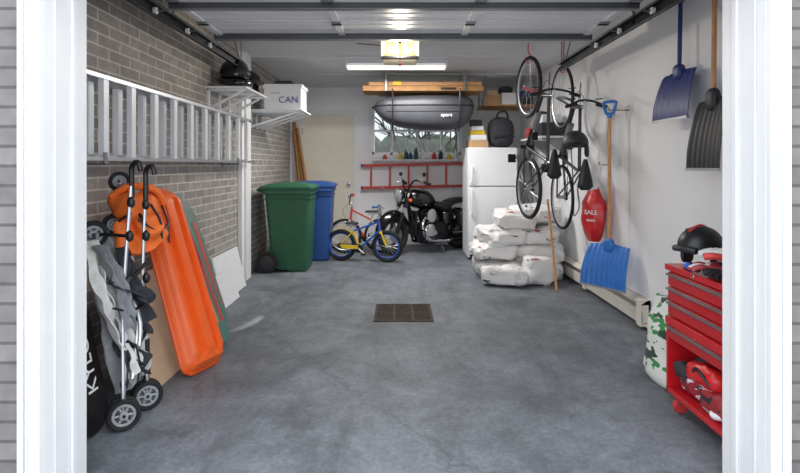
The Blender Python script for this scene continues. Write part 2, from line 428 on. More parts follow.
b=B('garage_door_opener')
M_ow=mat('opener_housing',(172,166,152),.5); M_lens=mat('opener_lamp_lens',(255,196,110),.4,emit=.8,var=.0)
M_warm=mat('opener_bulb',(255,236,200),.4,emit=6,var=0)
b.bb((-.15,4.64,2.24),(.15,4.95,2.42),M_ow)
b.bb((-.12,4.628,2.255),(.12,4.64,2.40),M_lens)
for sx in(-1,1):
    b.ell((sx*.045,4.595,2.32),(.022,.02,.032),M_warm); b.rod((sx*.045,4.595,2.35),(sx*.045,4.595,2.39),.014,M_whitep)
b.bb((-.165,4.555,2.405),(.165,4.66,2.425),M_dsteel); b.bb((-.165,4.555,2.24),(-.15,4.66,2.405),M_ow); b.bb((.15,4.555,2.24),(.165,4.66,2.405),M_ow)
b.bb((-.165,4.555,2.235),(.165,4.66,2.25),M_dsteel); b.bb((-.006,4.555,2.25),(.006,4.565,2.405),M_dsteel)
for sx in(-.14,.125):
    b.bb((sx,4.66,2.42),(sx+.015,4.68,H),M_steel); b.bb((sx,4.88,2.42),(sx+.015,4.9,H),M_steel)
b.bb((-.03,2.25,2.42),(.03,4.66,2.45),M_steel)
b.path([(0,4.3,2.41),(0,4.36,2.33),(0,4.28,2.3)],.012,M_dsteel,sub=3)
b.rod((.0,4.33,2.41),(.0,4.33,2.14),.003,M_redp); b.ell((0,4.33,2.13),(.014,.014,.012),M_redp)
b.done(.004)
b=B('ceiling_motion_sensor'); b.lathe([(.05,0),(.05,.015),(.03,.04),(0,.045)],(-.05,5.6,H),(0,0,-1),M_blk); b.path([(-.05,5.6,H-.008),(-.3,5.5,H-.01),(-.45,5.45,H-.008)],.004,M_blk,sub=4); b.done()
b=B('fluorescent_light_fixture')
b.bb((-.66,6.3,H-.05),(.57,6.48,H),M_whitep); b.bb((-.66,6.28,H-.10),(-.64,6.50,H-.0),M_whitep); b.bb((.55,6.28,H-.10),(.57,6.50,H),M_whitep)
M_tube=mat('lit_tube',(255,252,246),.3,emit=.8,var=0)
for y in(6.33,6.45): b.rod((-.64,y,H-.085),(.55,y,H-.085),.018,M_tube,seg=12)
b.done(.002)

# ------------------------------------------------ planks on ceiling rack + roof box
b=B('ceiling_lumber_rack')
for x in(-.2,.85):
    for y in(7.0,7.7): b.bb((x,y,2.28),(x+.025,y+.02,H),M_steel)
    b.bb((x,7.0,2.28),(x+.025,7.72,2.295),M_steel)
b.done()
b=B('lumber_plank_stack')
for i,(y,w,x0_,x1_,h) in enumerate([(7.04,.14,-.50,1.12,.07),(7.2,.14,-.45,1.1,.05),(7.36,.14,-.52,1.12,.04),(7.52,.14,-.3,1.0,.05)]):
    b.bb((x0_,y,2.296),(x1_,y+w,2.296+h),M_wood2)
for i,(y,w,x0_,x1_) in enumerate([(7.05,.1,-.42,1.10),(7.2,.1,-.5,.7),(7.36,.1,-.2,1.12)]):
    b.bb((x0_,y,2.37),(x1_,y+w,2.42),M_wood if i==0 else M_wood2)
b.bb((-.1,7.03,2.371),(.02,7.045,2.421),M_yel)
b.bb((.55,7.03,2.31),(.75,7.039,2.34),M_txtk)
b.done(.003)
b=B('rooftop_cargo_box')
def rb(x,dz0,dz1,dy,zc=2.10,yc=7.35,n=28):
    r=[]
    for i in range(n):
        t=2*pi*i/n; cy=sp(math.cos(t),.5)*dy; cz=sp(math.sin(t),.6); cz=cz*dz1 if cz>0 else cz*dz0
        r.append((x,yc+cy,zc+cz))
    return r
secs=[(-.36,.01,.01,.05),(-.345,.05,.05,.16),(-.28,.13,.09,.24),(-.18,.21,.13,.29),(0,.27,.15,.31),(.3,.305,.16,.33),(.65,.31,.16,.33),(.84,.28,.15,.31),(.94,.22,.13,.29),(.99,.12,.09,.25),(1.01,.02,.02,.18)]
b.loft([rb(*q) for q in secs],M_grey)
b.loft([rb(x,.018,.018,dy+.012,2.105) for x,_,_,dy in secs],M_grey2)
b.loft([rb(x,.008,.008,dy+.006,2.02) for x,_,_,dy in secs[3:8]],M_grey2)
b.text('sport',.07,basis((.62,7.005,1.97),(1,0,0),(0,0,1),(0,-1,0)),M_txtw)
for x in(-.1,.8):
    b.path([(x,6.99,2.32),(x,6.99,2.08),(x,7.06,1.83),(x,7.35,1.775),(x,7.62,1.83),(x,7.705,2.08),(x,7.71,2.32)],.010,M_blk,sub=4,seg=6)
b.done()

# ------------------------------------------------ ladders
def ladder(name,M,L,W,n,off,m,mr,rail=.028,dep=.06,rr=.017):
    b=B(name,M)
    for z in(0,W):
        b.bb((0,-dep/2,z-rail/2),(L,dep/2,z+rail/2),mr)
        b.bb((0,-dep/2-.004,z-rail/2-.004),(L,-dep/2+.003,z+rail/2+.004),mr)
    for i in range(n):
        x=off+i*.305; b.bb((x-rr,-dep*.4,0),(x+rr,dep*.3,W),m)
    for x in(0,L):
        for z in (0,W): b.box((x,0,z),(.03,dep+.012,rail+.014),M_blk)
    return b
b=ladder('aluminium_extension_ladder',basis((-1.665,2.5,1.335),(0,1,0),(-1,0,0),(0,0,1)),3.36,.455,11,.14,M_alud,M_alu,rail=.014,dep=.045,rr=.026)
b.M=basis((-1.735,2.55,1.335),(0,1,0),(-1,0,0),(0,0,1))
for z in(0.015,.44): b.bb((0,-.03,z-.008),(3.3,.03,z+.008),M_alu)
for i in range(11):
    x=.06+i*.305; b.bb((x-.026,-.02,.02),(x+.026,.015,.43),M_alud)
b.M=Matrix.Identity(4)
for y in(2.9,5.3):
    b.bb((XL+.001,y,1.30),(-1.63,y+.03,1.31),M_steel); b.bb((-1.64,y,1.30),(-1.63,y+.03,1.37),M_steel)
    b.bb((XL+.001,y,1.28),(XL+.01,y+.03,1.5),M_steel)
b.done(.002)
b=ladder('red_ladder',basis((-.62,YB-.07,.93),(1,0,.02),(0,1,0),(0,0,1)),1.75,.36,6,.15,M_redp,M_redp,rail=.035,dep=.05,rr=.015)
b.M=Matrix.Identity(4)
for x in(-.3,.85): b.bb((x,YB-.11,.89),(x+.02,YB-.001,.90),M_steel); b.bb((x,YB-.11,.89),(x+.02,YB-.105,.95),M_steel)
b.done(.002)

# ------------------------------------------------ wall shelves left
def shelf(name,x0,x1,y0,y1,z,brk,m=M_whitep):
    b=B(name); b.bb((x0,y0,z-.018),(x1,y1,z),m)
    w=x1-x0
    for y in brk:
        b.bb((x0,y,z-.22),(x0+.02,y+.025,z-.018),m); b.bb((x0,y,z-.036),(x1-.03,y+.025,z-.018),m)
        b.prism([(w*.85,0),(w*.85,-.02),(.03,-.19),(0,-.19),(0,-.165)],.012,basis((x0+.005,y+.0125,z-.025),(1,0,0),(0,0,1),(0,-1,0)),m)
    return b
shelf('wall_shelf',XL,-1.42,4.85,5.62,2.03,[4.9,5.2,5.5]).done(.002)
shelf('wall_shelf',XL,-1.16,6.25,6.85,1.965,[6.3,6.55,6.8]).done(.002)
def helmet(name,c,r,m,face=-90,full=True,vis=M_dsteel,stripe=None):
    R=T(*c)@Matrix.Rotation(math.radians(face),4,'Z')
    b=B(name,R)
    b.ell((0,0,r*1.05),(r*1.12,r*.95,r*1.0),m,nu=28,nv=18,cut=-r*.55 if full else -r*.25)
    if full:
        b.path([(-r*.2,r*.86,r*.55),(r*.5,r*.82,r*.35),(r*1.1,r*.4,r*.26),(r*1.26,0,r*.25),(r*1.1,-r*.4,r*.26),(r*.5,-r*.82,r*.35),(-r*.2,-r*.86,r*.55)],r*.24,m,sub=4,seg=10)
        def v(u,w):
            a=(u-.5)*2.1; p=.02+w*.62
            return (r*1.17*math.cos(a)*math.cos(p),r*1.02*math.sin(a)*math.cos(p),r*.86+r*.98*math.sin(p))
        b.grid(v,14,6,vis,.004)
        for s_ in(-1,1): b.lathe([(r*.16,0),(r*.16,.01),(0,.014)],(r*.25,s_*r*.93,r*1.05),(0,s_,0),M_dsteel,14)
        b.torus((-r*.1,0,r*.42),(0,0,1),r*.72,r*.14,m,24)
    else:
        for s_ in(-1,1): b.ell((-.05*r,s_*r*.82,r*.6),(r*.38,r*.15,r*.5),m,e=.7)
        for k in(-1,0,1): b.ell((r*.2,k*r*.4,r*1.95-abs(k)*r*.1),(r*.35,r*.06,r*.06),M_dsteel)
        b.path([(r*1.0,r*.6,r*.95),(r*1.15,0,r*1.0),(r*1.0,-r*.6,r*.95)],r*.16,vis,sub=4)
    if stripe: b.path([(-r*.9,0,r*1.65),(0,0,r*2.06),(r*.75,0,r*1.8)],r*.08,stripe,sub=4)
    b.done()
helmet('motorcycle_helmet',(-1.6,5.08,2.036),.145,M_gblk,-60)
helmet('open_face_helmet',(-1.56,5.44,2.033),.12,M_gblk,-30,False,vis=M_charc)
b=B('white_storage_box')
b.bb((-1.63,6.3,1.967),(-1.19,6.68,2.24),M_whitep); b.bb((-1.645,6.285,2.23),(-1.175,6.695,2.27),M_whitep)
b.text('CAN',.11,basis((-1.34,6.297,2.08),(1,0,0),(0,0,1),(0,-1,0)),M_txtb); b.text('----',.08,basis((-1.5,6.297,2.17),(1,0,0),(0,0,1),(0,-1,0)),M_txtk)
b.bb((-1.5,6.3,2.27),(-1.3,6.5,2.31),M_charc)
b.done(.006)

b=B('lumber_offcuts')
for i,(x,y,h,tx) in enumerate([(-1.45,8.3,2.0,-1.72),(-1.55,8.35,1.85,-1.72),(-1.38,8.28,1.9,-1.66)]):
    b.path([(x+.05,y,0.0),(tx,YB-.06-i*.03,h)],.028,M_wood2,seg=4)
b.done()

# ------------------------------------------------ wheelie bins
def wbin(name,x0,y0,W,D,Hh,m,md):
    b=B(name,T(x0,y0,0))
    def ring(z,xa,xb,ya,yb,r=.05,n=6):
        out=[]
        for cx,cy,a in((xb-r,yb-r,0),(xa+r,yb-r,90),(xa+r,ya+r,180),(xb-r,ya+r,270)):
            for k in range(n):
                t=math.radians(a+90*k/(n-1)); out.append((cx+r*math.cos(t),cy+r*math.sin(t),z))
        return out
    h=Hh
    b.loft([ring(.03,.18,D-.06,.05,W-.05),ring(.3,.12,D-.045,.035,W-.035),ring(h-.14,.06,D-.02,.01,W-.01),ring(h-.13,.03,D,-.01,W+.01),ring(h-.08,.03,D,-.01,W+.01),ring(h-.075,.05,D-.01,0,W)],m)
    b.loft([ring(h-.2,.05,D-.012,.004,W-.004),ring(h-.185,.05,D-.008,-.002,W+.002)],m)
    b.loft([ring(.0,.3,D-.08,.1,W-.1,.03),ring(.04,.3,D-.08,.1,W-.1,.03)],m)
    b.loft([ring(h-.075,.0,D+.02,-.02,W+.02),ring(h-.045,.0,D+.02,-.02,W+.02),ring(h-.02,.05,D-.04,.03,W-.03),ring(h,.16,D-.14,.12,W-.12)],md)
    b.rod((-.02,.03,h-.08),(-.02,W-.03,h-.08),.018,md)
    for y in(.06,W-.1): b.bb((-.03,y,h-.11),(.06,y+.05,h-.06),md)
    for x in(.22,.36): b.bb((x,.028,.36),(x+.03,.05,h-.25),m)
    b.rod((.1,-.03,.125),(.1,W+.03,.125),.014,M_dsteel)
    for y in(-.03,W-.03):
        b.lathe([(.05,-.0),(.12,0),(.125,.012),(.125,.048),(.12,.06),(.05,.06)],(.1,y,.125),(0,1,0),M_rub,32)
        b.lathe([(.0,-.008),(.05,-.006),(.085,.0)],(.1,y,.125),(0,1,0),M_charc,20)
    b.prism([(.04,.0),(.2,.0),(.2,.25),(.12,.3)],W-.12,basis((0,W/2,.06),(1,0,0),(0,0,1),(0,-1,0)),m)
    b.done(.002)
wbin('green_wheelie_bin',-1.70,6.32,.54,.63,1.08,M_green,M_green)
wbin('blue_recycling_bin',-1.52,7.02,.50,.61,1.08,M_blueb,M_blueb)

# ------------------------------------------------ bicycle
def bicycle(name,M,R=.33,L=1.05,m=M_red,m2=None,kid=False,bar=.28,tyre=.02,hub=None,fork=None):
    b=B(name,M); m2=m2 or m; k=R/.33; fork=fork or m2
    rh=Vector((0,0,R)); fh=Vector((L,0,R))
    bbk=Vector((L*.41,0,R-.05*k)); st=Vector((L*.26,0,R+.48*k)); hd=Vector((L*.86,0,R+.50*k)); hb=Vector((L*.89,0,R+.36*k))
    if kid: st=Vector((L*.27,0,R+.3*k)); hd=Vector((L*.82,0,R+.5*k)); hb=Vector((L*.86,0,R+.34*k))
    for c in(rh,fh):
        b.torus(c,(0,1,0),R-tyre,tyre,M_rub,40,8); b.torus(c,(0,1,0),R-tyre*2.3,.009,hub or M_alu,36,6)
        b.rod(c-Vector((0,.05,0)),c+Vector((0,.05,0)),.018,M_alu)
        for i in range(18):
            t=2*pi*i/18; s_=.025 if i%2 else -.025
            b.rod(c+Vector((.016*math.cos(t),s_,.016*math.sin(t))),c+Vector(((R-tyre*2.3)*math.cos(t+.15),0,(R-tyre*2.3)*math.sin(t+.15))),.0016,M_alu,seg=4)
    tr=.016*max(k,.8)
    b.rod(bbk,st,tr,m2); b.rod(st,hd,tr,m); b.rod(bbk,hb,tr*1.15,m); b.rod(hb-Vector((.01,0,.04)),hd+Vector((-.01,0,.04)),tr*1.3,m)
    for s_ in(-1,1):
        o=Vector((0,s_*.05,0)); b.rod(rh+o,bbk+o*.5,.009,m2); b.rod(rh+o,st+o*.3,.008,m2)
        b.path([fh+o,hb+Vector((.02,s_*.045,-.08*k)),hb+Vector((0,s_*.03,-.03))],.011,fork,sub=3)
    b.rod(hb+Vector((0,-.05,-.035)),hb+Vector((0,.05,-.035)),.015,m2)
    sd=st+(st-bbk).normalized()*.12*k
    b.rod(st,sd,.012,M_alu)
    rings=[]
    for i in range(9):
        t=i/8; x=-.13+t*.28; hw=(.065*(1-t)**.8*(min(1,t*6+.35))+.016); hz=.028*(min(1,t*5+.4))*(1-.35*t)
        rings.append([tuple(sd+Vector((x*k,hw*k*math.cos(2*pi*j/14),.03+(hz*math.sin(2*pi*j/14) if math.sin(2*pi*j/14)>0 else hz*.6*math.sin(2*pi*j/14))))) for j in range(14)])
    b.loft(rings,M_blk)
    b.rod(sd+Vector((-.06,0,0)),sd+Vector((.08,0,.0)),.01,M_alu)
    stem=hd+Vector((-.02,0,.1*k)); b.rod(hd,stem,.013,M_alu); fw=stem+Vector((.06*k,0,.02)); b.rod(stem,fw,.014,M_alu)
    rise=.12 if kid else .03
    b.path([fw+Vector((-.06,-bar,rise)),fw+Vector((-.02,-bar*.5,rise)),fw+Vector((0,-.04,0)),fw+Vector((0,.04,0)),fw+Vector((-.02,bar*.5,rise)),fw+Vector((-.06,bar,rise))],.011,M_chrome if kid else M_blk,sub=4)
    for s_ in(-1,1):
        b.rod(fw+Vector((-.06,s_*bar,rise)),fw+Vector((-.035,s_*(bar-.1),rise)),.017,m if kid else M_blk)
        b.rod(fw+Vector((.01,s_*(bar-.1),rise-.02)),fw+Vector((.02,s_*(bar-.02),rise-.04)),.005,M_dsteel)
    b.lathe([(.03,-.004),(.085*k,-.003),(.088*k,0),(.085*k,.003),(.03,.004)],bbk+Vector((0,-.05,0)),(0,1,0),M_dsteel,24)
    b.lathe([(.0,-.01),(.035,-.008),(.035,.008),(0,.01)],rh+Vector((0,-.045,0)),(0,1,0),M_dsteel,16)
    for s_,dx in((-1,1),(1,-1)):
        e=bbk+Vector((dx*.12*k,s_*.075,-.1*k)); b.rod(bbk+Vector((0,s_*.065,0)),e,.01,M_alu); b.box(e+Vector((0,s_*.05,0)),(.09*k,.08*k,.025),M_blk)
    b.rod(bbk+Vector((0,-.07,0)),bbk+Vector((0,.07,0)),.02,M_dsteel)
    for dz in(.083*k,-.083*k): b.rod(bbk+Vector((0,-.05,dz)),rh+Vector((0,-.045,.035*(1 if dz>0 else -1))),.004,M_dsteel,seg=5)
    b.path([fw,fw+Vector((.1,.02,-.1)),hb+Vector((.06,0,0))],.003,M_blk,sub=4,seg=5)
    if not kid:
        b.path([fw+Vector((0,.06,0)),fw+Vector((.16,.03,-.02)),(st+hd)/2+Vector((0,.02,.02))],.003,M_blk,sub=5,seg=5)
        mid=(bbk+hb)/2; dd=(hb-bbk).normalized(); b.rod(mid-dd*.09+Vector((0,0,.05)),mid+dd*.09+Vector((0,0,.05)),.033,M_fabg,seg=14)
    if kid:
        b.box((L*.22,-.07,R-.01),(L*.36,.008,.05),m2)
        b.grid(lambda u,v:(rh.x+(R+.015)*math.cos(math.radians(40+u*110)),(v-.5)*.05,rh.z+(R+.015)*math.sin(math.radians(40+u*110))),10,2,m2,.003)
    return b
M_bred=mat('bike_red',(170,26,34),.3,coat=.3); M_bgrey=mat('bike_dark_grey',(38,40,48),.3,coat=.3); M_bblue=mat('bike_blue',(40,92,190),.35,coat=.3); M_bwht=mat('bike_white',(210,212,216),.35)
def hang(o,d):
    z=Vector((d[0],d[1],0)).normalized(); x=Vector((0,0,1)); y=z.cross(x); return basis(o,x,y,z)
def hb(name,X,Y,z0,d,**k):
    R=k.get('R',.33); dv=Vector((d[0],d[1],0)).normalized(); o=Vector((X,Y,z0))-dv*R
    b=bicycle(name,hang(o,d),**k)
    L=k.get('L',1.05); b.M=Matrix.Identity(4); zt=z0+L+R
    b.path([(X,Y,H),(X,Y,zt+.05),(X+.03,Y+.01,zt+.0),(X+.03,Y+.01,zt-.06),(X,Y,zt-.07),(X-.03,Y-.01,zt-.04)],.006,M_redp,sub=4)
    b.done()
hb('mountain_bicycle',1.34,5.48,1.06,(.15,-.985),m=M_bgrey,m2=M_bgrey,R=.325,L=1.05,bar=.24,fork=M_bred)
hb('road_bicycle',1.67,5.42,.97,(.03,-1),m=M_bgrey,m2=M_bgrey,bar=.19,R=.335,L=1.02,tyre=.016)
helmet('bicycle_helmet',(1.60,4.80,1.36),.125,M_charc,-100,False,vis=M_blk)
def rotz(x,y,a): return T(x,y,0)@Matrix.Rotation(math.radians(a),4,'Z')
b=bicycle('kids_bicycle',rotz(-.80,7.12,-10),R=.215,L=.64,m=M_bblue,m2=M_yel,kid=True,bar=.17,tyre=.024,hub=M_bblue); b.done()
b=bicycle('kids_bicycle',rotz(-.28,7.80,186),R=.255,L=.54,m=M_redp,m2=M_bwht,kid=True,bar=.18,tyre=.02); b.done()

# ------------------------------------------------ motorcycle
fx,fy=-.10,7.55; rx,ry=.90,8.20
hd=Vector((fx-rx,fy-ry,0)); Lm=hd.length; hd.normalize(); S=Lm/1.55
lat=Vector((0,0,1)).cross(hd)
Mm=basis((rx,ry,0),hd*S,lat*S*1.1,Vector((0,0,S*1.2)))
b=B('cruiser_motorcycle',Mm)
R1,R2=.33,.32
f=Vector((1.55,0,R1)); r=Vector((0,0,R2))
b.torus(f,(0,1,0),R1-.065,.065,M_rub,44,12); b.torus(f,(0,1,0),R1-.13,.014,M_dsteel,40,8)
b.torus(r,(0,1,0),R2-.085,.085,M_rub,44,12); b.torus(r,(0,1,0),R2-.16,.018,M_dsteel,40,8)
for c,rr in((f,R1-.13),(r,R2-.16)):
    b.rod(c-Vector((0,.07,0)),c+Vector((0,.07,0)),.04,M_chrome,seg=16)
    for i in range(18):
        t=2*pi*i/18; b.rod(c+Vector((.035*math.cos(t),.04*(-1)**i,.035*math.sin(t))),c+Vector((rr*math.cos(t+.2),0,rr*math.sin(t+.2))),.003,M_steel,seg=5)
    b.lathe([(.05,-.003),(.13,-.003),(.13,.003),(.05,.003)],c+Vector((0,.085,0)),(0,1,0),M_steel,26)
def fender(c,Rr,a0,a1,w,dep=.05):
    def fn(u,v):
        a=math.radians(a0+(a1-a0)*u); s_=(v-.5)*2; rad=Rr-dep*s_*s_
        return (c.x+rad*math.cos(a),s_*w,c.z+rad*math.sin(a))
    b.grid(fn,18,8,M_gblk,.006)
fender(f,R1+.045,5,165,.10,.07); fender(r,R2+.05,20,190,.13,.09)
for s_ in(-1,1):
    b.rod((1.55,s_*.1,R1),(1.40,s_*.1,.66),.036,M_engb,seg=14); b.rod((1.40,s_*.1,.66),(1.25,s_*.1,1.0),.026,M_chrome,seg=14)
    b.rod((1.365,s_*.1,.74),(1.29,s_*.1,.9),.042,M_gblk,seg=14)
b.box((1.26,0,.98),(.07,.28,.035),M_gblk,rot=(0,-.4,0)); b.box((1.34,0,.8),(.07,.28,.035),M_gblk,rot=(0,-.4,0))
b.path([(.98,-.38,1.1),(1.1,-.32,1.14),(1.2,-.2,1.17),(1.24,-.1,1.08),(1.25,-.05,1.02),(1.25,.05,1.02),(1.24,.1,1.08),(1.2,.2,1.17),(1.1,.32,1.14),(.98,.38,1.1)],.018,M_gblk,sub=4)
for s_ in(-1,1):
    b.rod((.98,s_*.38,1.10),(1.09,s_*.325,1.14),.026,M_blk); b.path([(1.1,s_*.32,1.14),(1.13,s_*.33,1.22),(1.12,s_*.34,1.25)],.006,M_chrome,sub=3)
    b.ell((1.12,s_*.36,1.26),(.02,.055,.035),M_gblk); b.ell((1.32,s_*.22,.86),(.035,.03,.03),M_orange)
    b.rod((1.3,s_*.1,.86),(1.32,s_*.2,.86),.008,M_chrome)
    b.rod((1.1,s_*.33,1.15),(1.2,s_*.38,1.12),.006,M_chrome)
b.lathe([(.0,-.13),(.06,-.11),(.095,-.05),(.11,0),(.115,.01)],(1.43,0,.93),(.97,0,-.1),M_gblk,24); b.lathe([(.109,0),(.07,.02),(0,.03)],(1.44,0,.93),(.97,0,-.1),mat('headlight_glass',(200,204,210),.05,.4),24); b.torus((1.44,0,.93),(.97,0,-.1),.112,.009,M_chrome,28)
b.path([(1.22,0,.9),(1.1,0,.89),(.9,0,.86),(.72,0,.82),(.6,0,.77)],lambda t:.06+.135*math.sin(pi*min(1,t*.9+.12)),M_gblk,sub=6,seg=20,sq=.85)
b.lathe([(.035,0),(.035,.012),(0,.02)],(.95,.03,1.01),(0,0,1),M_chrome,16); b.ell((1.05,0,1.0),(.09,.045,.02),M_chrome)
b.path([(.68,0,.78),(.5,0,.73),(.36,0,.71),(.26,0,.77),(.1,0,.81),(-.08,0,.82)],lambda t:.12+.08*math.sin(pi*min(1,t*1.5)) if t<.6 else .16-.12*(t-.6),M_blk,sub=6,seg=16,sq=.42)
for s_ in(-1,1):
    b.path([(1.22,0,.84),(1.16,s_*.05,.6),(1.05,s_*.1,.25),(.95,s_*.12,.17),(.5,s_*.12,.17),(.35,s_*.12,.3),(.3,s_*.1,.62)],.022,M_gblk,sub=4)
    b.rod((0,s_*.12,R2),(.38,s_*.12,.3),.022,M_gblk); b.rod((.02,s_*.15,.36),(.2,s_*.14,.7),.026,M_engb)
    b.torus((1.12,s_*.3,.3),(1,0,.1),.10,.012,M_gblk,20)
b.rod((1.2,0,.84),(.3,0,.66),.024,M_gblk)
b.bb((1.08,-.11,.3),(1.13,.11,.68),M_engb)
b.ell((.78,0,.32),(.24,.15,.17),M_engb,e=.5); b.ell((.46,0,.34),(.2,.14,.15),M_engb,e=.5)
b.lathe([(.15,0),(.15,.03),(.13,.05),(.04,.06),(0,.06)],(.80,.13,.32),(0,1,0),M_chrome,28); b.lathe([(.11,0),(.11,.04),(.05,.055),(0,.055)],(.48,.13,.35),(0,1,0),M_engb,28)
b.bb((.42,.12,.22),(.84,.175,.44),M_engb)
for a in(-23,23):
    ar=math.radians(a); d=Vector((math.sin(ar),0,math.cos(ar)))
    o=Vector((.76,0,.36))
    for j in range(9):
        b.lathe([(.07,0),(.105-.001*j,.002),(.105-.001*j,.012),(.07,.014)],o+d*(.05+j*.024),d,M_engb if j%2 else M_dsteel,20)
    b.ell(o+d*.31,(.10,.08,.06),M_engb,e=.5,rot=(0,ar,0)); b.rod(o+d*.02+Vector((0,.11,0)),o+d*.3+Vector((0,.08,0)),.012,M_chrome)
b.lathe([(.0,0),(.105,0),(.11,.02),(.105,.06),(.05,.072),(0,.072)],(.8,.13,.60),(0,1,0),M_chrome,28)
for s_ in(1,-1):
    b.path([(.9,s_*.1,.55),(1.0,s_*.16,.42),(.92,s_*.2,.24),(.6,s_*.21,.19),(.3,s_*.21,.19)],.03,M_chrome,sub=5,seg=12)
    b.path([(.35,s_*.21,.19),(-.3,s_*.225,.235)],.05,M_engb,seg=16); b.path([(.35,s_*.24,.3),(.1,s_*.24,.31),(-.28,s_*.24,.34)],.035,M_chrome,seg=14)
b.ell((.36,0,.54),(.15,.18,.14),M_gblk,e=.55)
for s_ in(1,-1): b.ell((-.02,s_*.24,.52),(.22,.08,.15),M_blk,e=.45)
b.rod((.55,.13,.17),(.62,.33,.01),.012,M_chrome); b.box((.75,.22,.24),(.12,.12,.02),M_blk); b.box((.75,-.22,.24),(.12,.12,.02),M_blk)
b.ell((-.33,0,.55),(.03,.06,.035),M_redp); b.box((-.36,0,.44),(.01,.16,.1),M_whitep)
b.done()

# ------------------------------------------------ fridge
b=B('white_refrigerator')
b.bb((.93,7.20,.03),(1.60,7.80,1.54),M_whitep); b.bb((.935,7.14,.08),(1.595,7.195,1.00),M_whitep); b.bb((.935,7.14,1.015),(1.595,7.195,1.535),M_whitep)
b.bb((.96,7.18,.03),(1.57,7.20,.08),M_charc)
for z0_,z1_ in((.62,.96),(1.05,1.28)):
    b.path([(.975,7.14,z0_),(.975,7.10,z0_+.03),(.975,7.10,z1_-.03),(.975,7.14,z1_)],.012,M_whitep,sub=3)
for x in(.98,1.55):
    for y in(7.26,7.76): b.rod((x,y,0),(x,y,.03),.02,M_blk)
b.done(.008)
b=B('duffel_bag'); b.ell((1.42,7.42,1.755),(.17,.22,.205),M_fabd,e=.6,nz=.02,nf=7)
b.path([(1.33,7.27,1.91),(1.36,7.23,2.02),(1.46,7.23,2.03),(1.5,7.27,1.92)],.014,M_blk,sub=4); b.path([(1.27,7.21,1.68),(1.42,7.2,1.70),(1.57,7.21,1.68)],.012,M_charc,sub=3); b.done()
b=B('paper_stack_box'); b.bb((.96,7.25,1.541),(1.22,7.6,1.64),M_card); b.bb((.98,7.27,1.641),(1.2,7.55,1.72),M_whitep)
b.bb((.97,7.28,1.721),(1.18,7.51,1.78),M_yel); b.bb((.99,7.27,1.781),(1.16,7.45,1.84),M_whitep); b.bb((.98,7.29,1.841),(1.14,7.44,1.93),M_charc); b.done(.004)
b=B('corner_storage_shelf')
for z in(2.14,):
    b.bb((1.18,7.45,z),(XR,8.1,z+.02),M_wood2)
for x in(1.2,1.9):
    b.bb((x,7.46,2.15),(x+.02,7.48,H),M_steel); b.bb((x,8.05,2.15),(x+.02,8.07,H),M_steel)
b.done(.002)
b=B('stored_boxes')
b.bb((1.23,7.5,2.161),(1.44,7.9,2.3),M_card); b.bb((1.45,7.48,2.161),(1.66,7.8,2.33),M_whitep); b.bb((1.69,7.5,2.161),(1.88,7.9,2.27),M_charc)
b.bb((1.24,7.52,2.301),(1.40,7.8,2.37),M_ply); b.ell((1.53,7.62,2.385),(.1,.1,.055),M_fabd,e=.7); b.bb((1.7,7.5,2.271),(1.86,7.8,2.36),M_navy)
b.done(.004)
b=B('wall_shelf'); b.bb((1.62,6.1,1.62),(XR,7.05,1.64),M_whitep); 
for y in(6.2,6.95): b.bb((1.68,y,1.60),(XR,y+.02,1.62),M_steel); b.prism([(0,0),(-.26,0),(0,-.2)],.01,basis((XR-.003,y+.01,1.605),(1,0,0),(0,0,1),(0,-1,0)),M_steel)
b.done(.002)
b=B('assorted_storage_bins')
b.bb((1.66,6.15,1.641),(1.94,6.5,1.80),M_charc); b.bb((1.68,6.55,1.641),(1.94,6.75,1.86),M_card); b.bb((1.68,6.8,1.641),(1.93,7.0,1.78),M_redp)
b.bb((1.68,6.2,1.801),(1.92,6.46,1.9),M_whitep); b.ell((1.8,6.65,1.92),(.1,.09,.06),M_fabd,nz=.01); b.done(.005)

b=B('window_ledge_shelf'); b.bb((-.45,YB-.16,1.37),(1.0,YB,1.39),M_whitep)
for x in(-.4,.3,.93): b.bb((x,YB-.14,1.35),(x+.02,YB,1.37),M_whitep)
b.done(.002)
b=B('garage_bottles')
for i,(x,c,h) in enumerate([(.0,M_yel,.11),(.1,M_green,.16),(.17,M_blueb,.12),(.26,M_green,.19),(.36,M_whitep,.15),(.55,M_redp,.12),(.66,M_blk,.15),(.8,M_yel,.1),(.9,M_whitep,.16),(-.25,M_redp,.08)]):
    b.lathe([(.03,0),(.033,.01),(.033,h*.65),(.014,h*.82),(.014,h)],(x,YB-.08,1.391),(0,0,1),c,14)
b.done()

# ------------------------------------------------ bags pile
b=B('salt_bag_pile')
def sack(x,y,z,a,sx=.27,sy=.34,sz=.085,tilt=(0,0),nz=.06):
    R=Euler((tilt[0],tilt[1],math.radians(a))).to_matrix().to_4x4()
    b.ell((x,y,z),(sx,sy,sz),M_bagw,e=.55,e2=.42,rot=R,nu=60,nv=26,nz=nz,nf=8)
pos=[(1.15,6.2,.11,4),(1.60,6.18,.11,-5),(1.12,6.24,.30,-4),(1.58,6.22,.30,6),(1.20,6.2,.48,7),(1.58,6.24,.49,-5),(1.36,6.22,.66,-6),(1.60,6.30,.72,12)]
for i,(x,y,z,a) in enumerate(pos): sack(x,y,z,a,sz=.105,tilt=(random.uniform(-.06,.06),random.uniform(-.09,.09)),sx=.27 if i<6 else .24)
b.done()
b=B('salt_bag'); sack(1.13,5.68,.115,-14,.25,.13,.10,nz=.045); sack(1.52,5.70,.16,10,.18,.10,.15,tilt=(-.1,0),nz=.04)
b.v=[Vector((v.x,v.y,max(0,v.z))) for v in b.v]; b.done()
b=B('wooden_pole'); b.rod((1.63,5.46,.0),(1.63,5.80,.92),.013,M_wood); b.done()

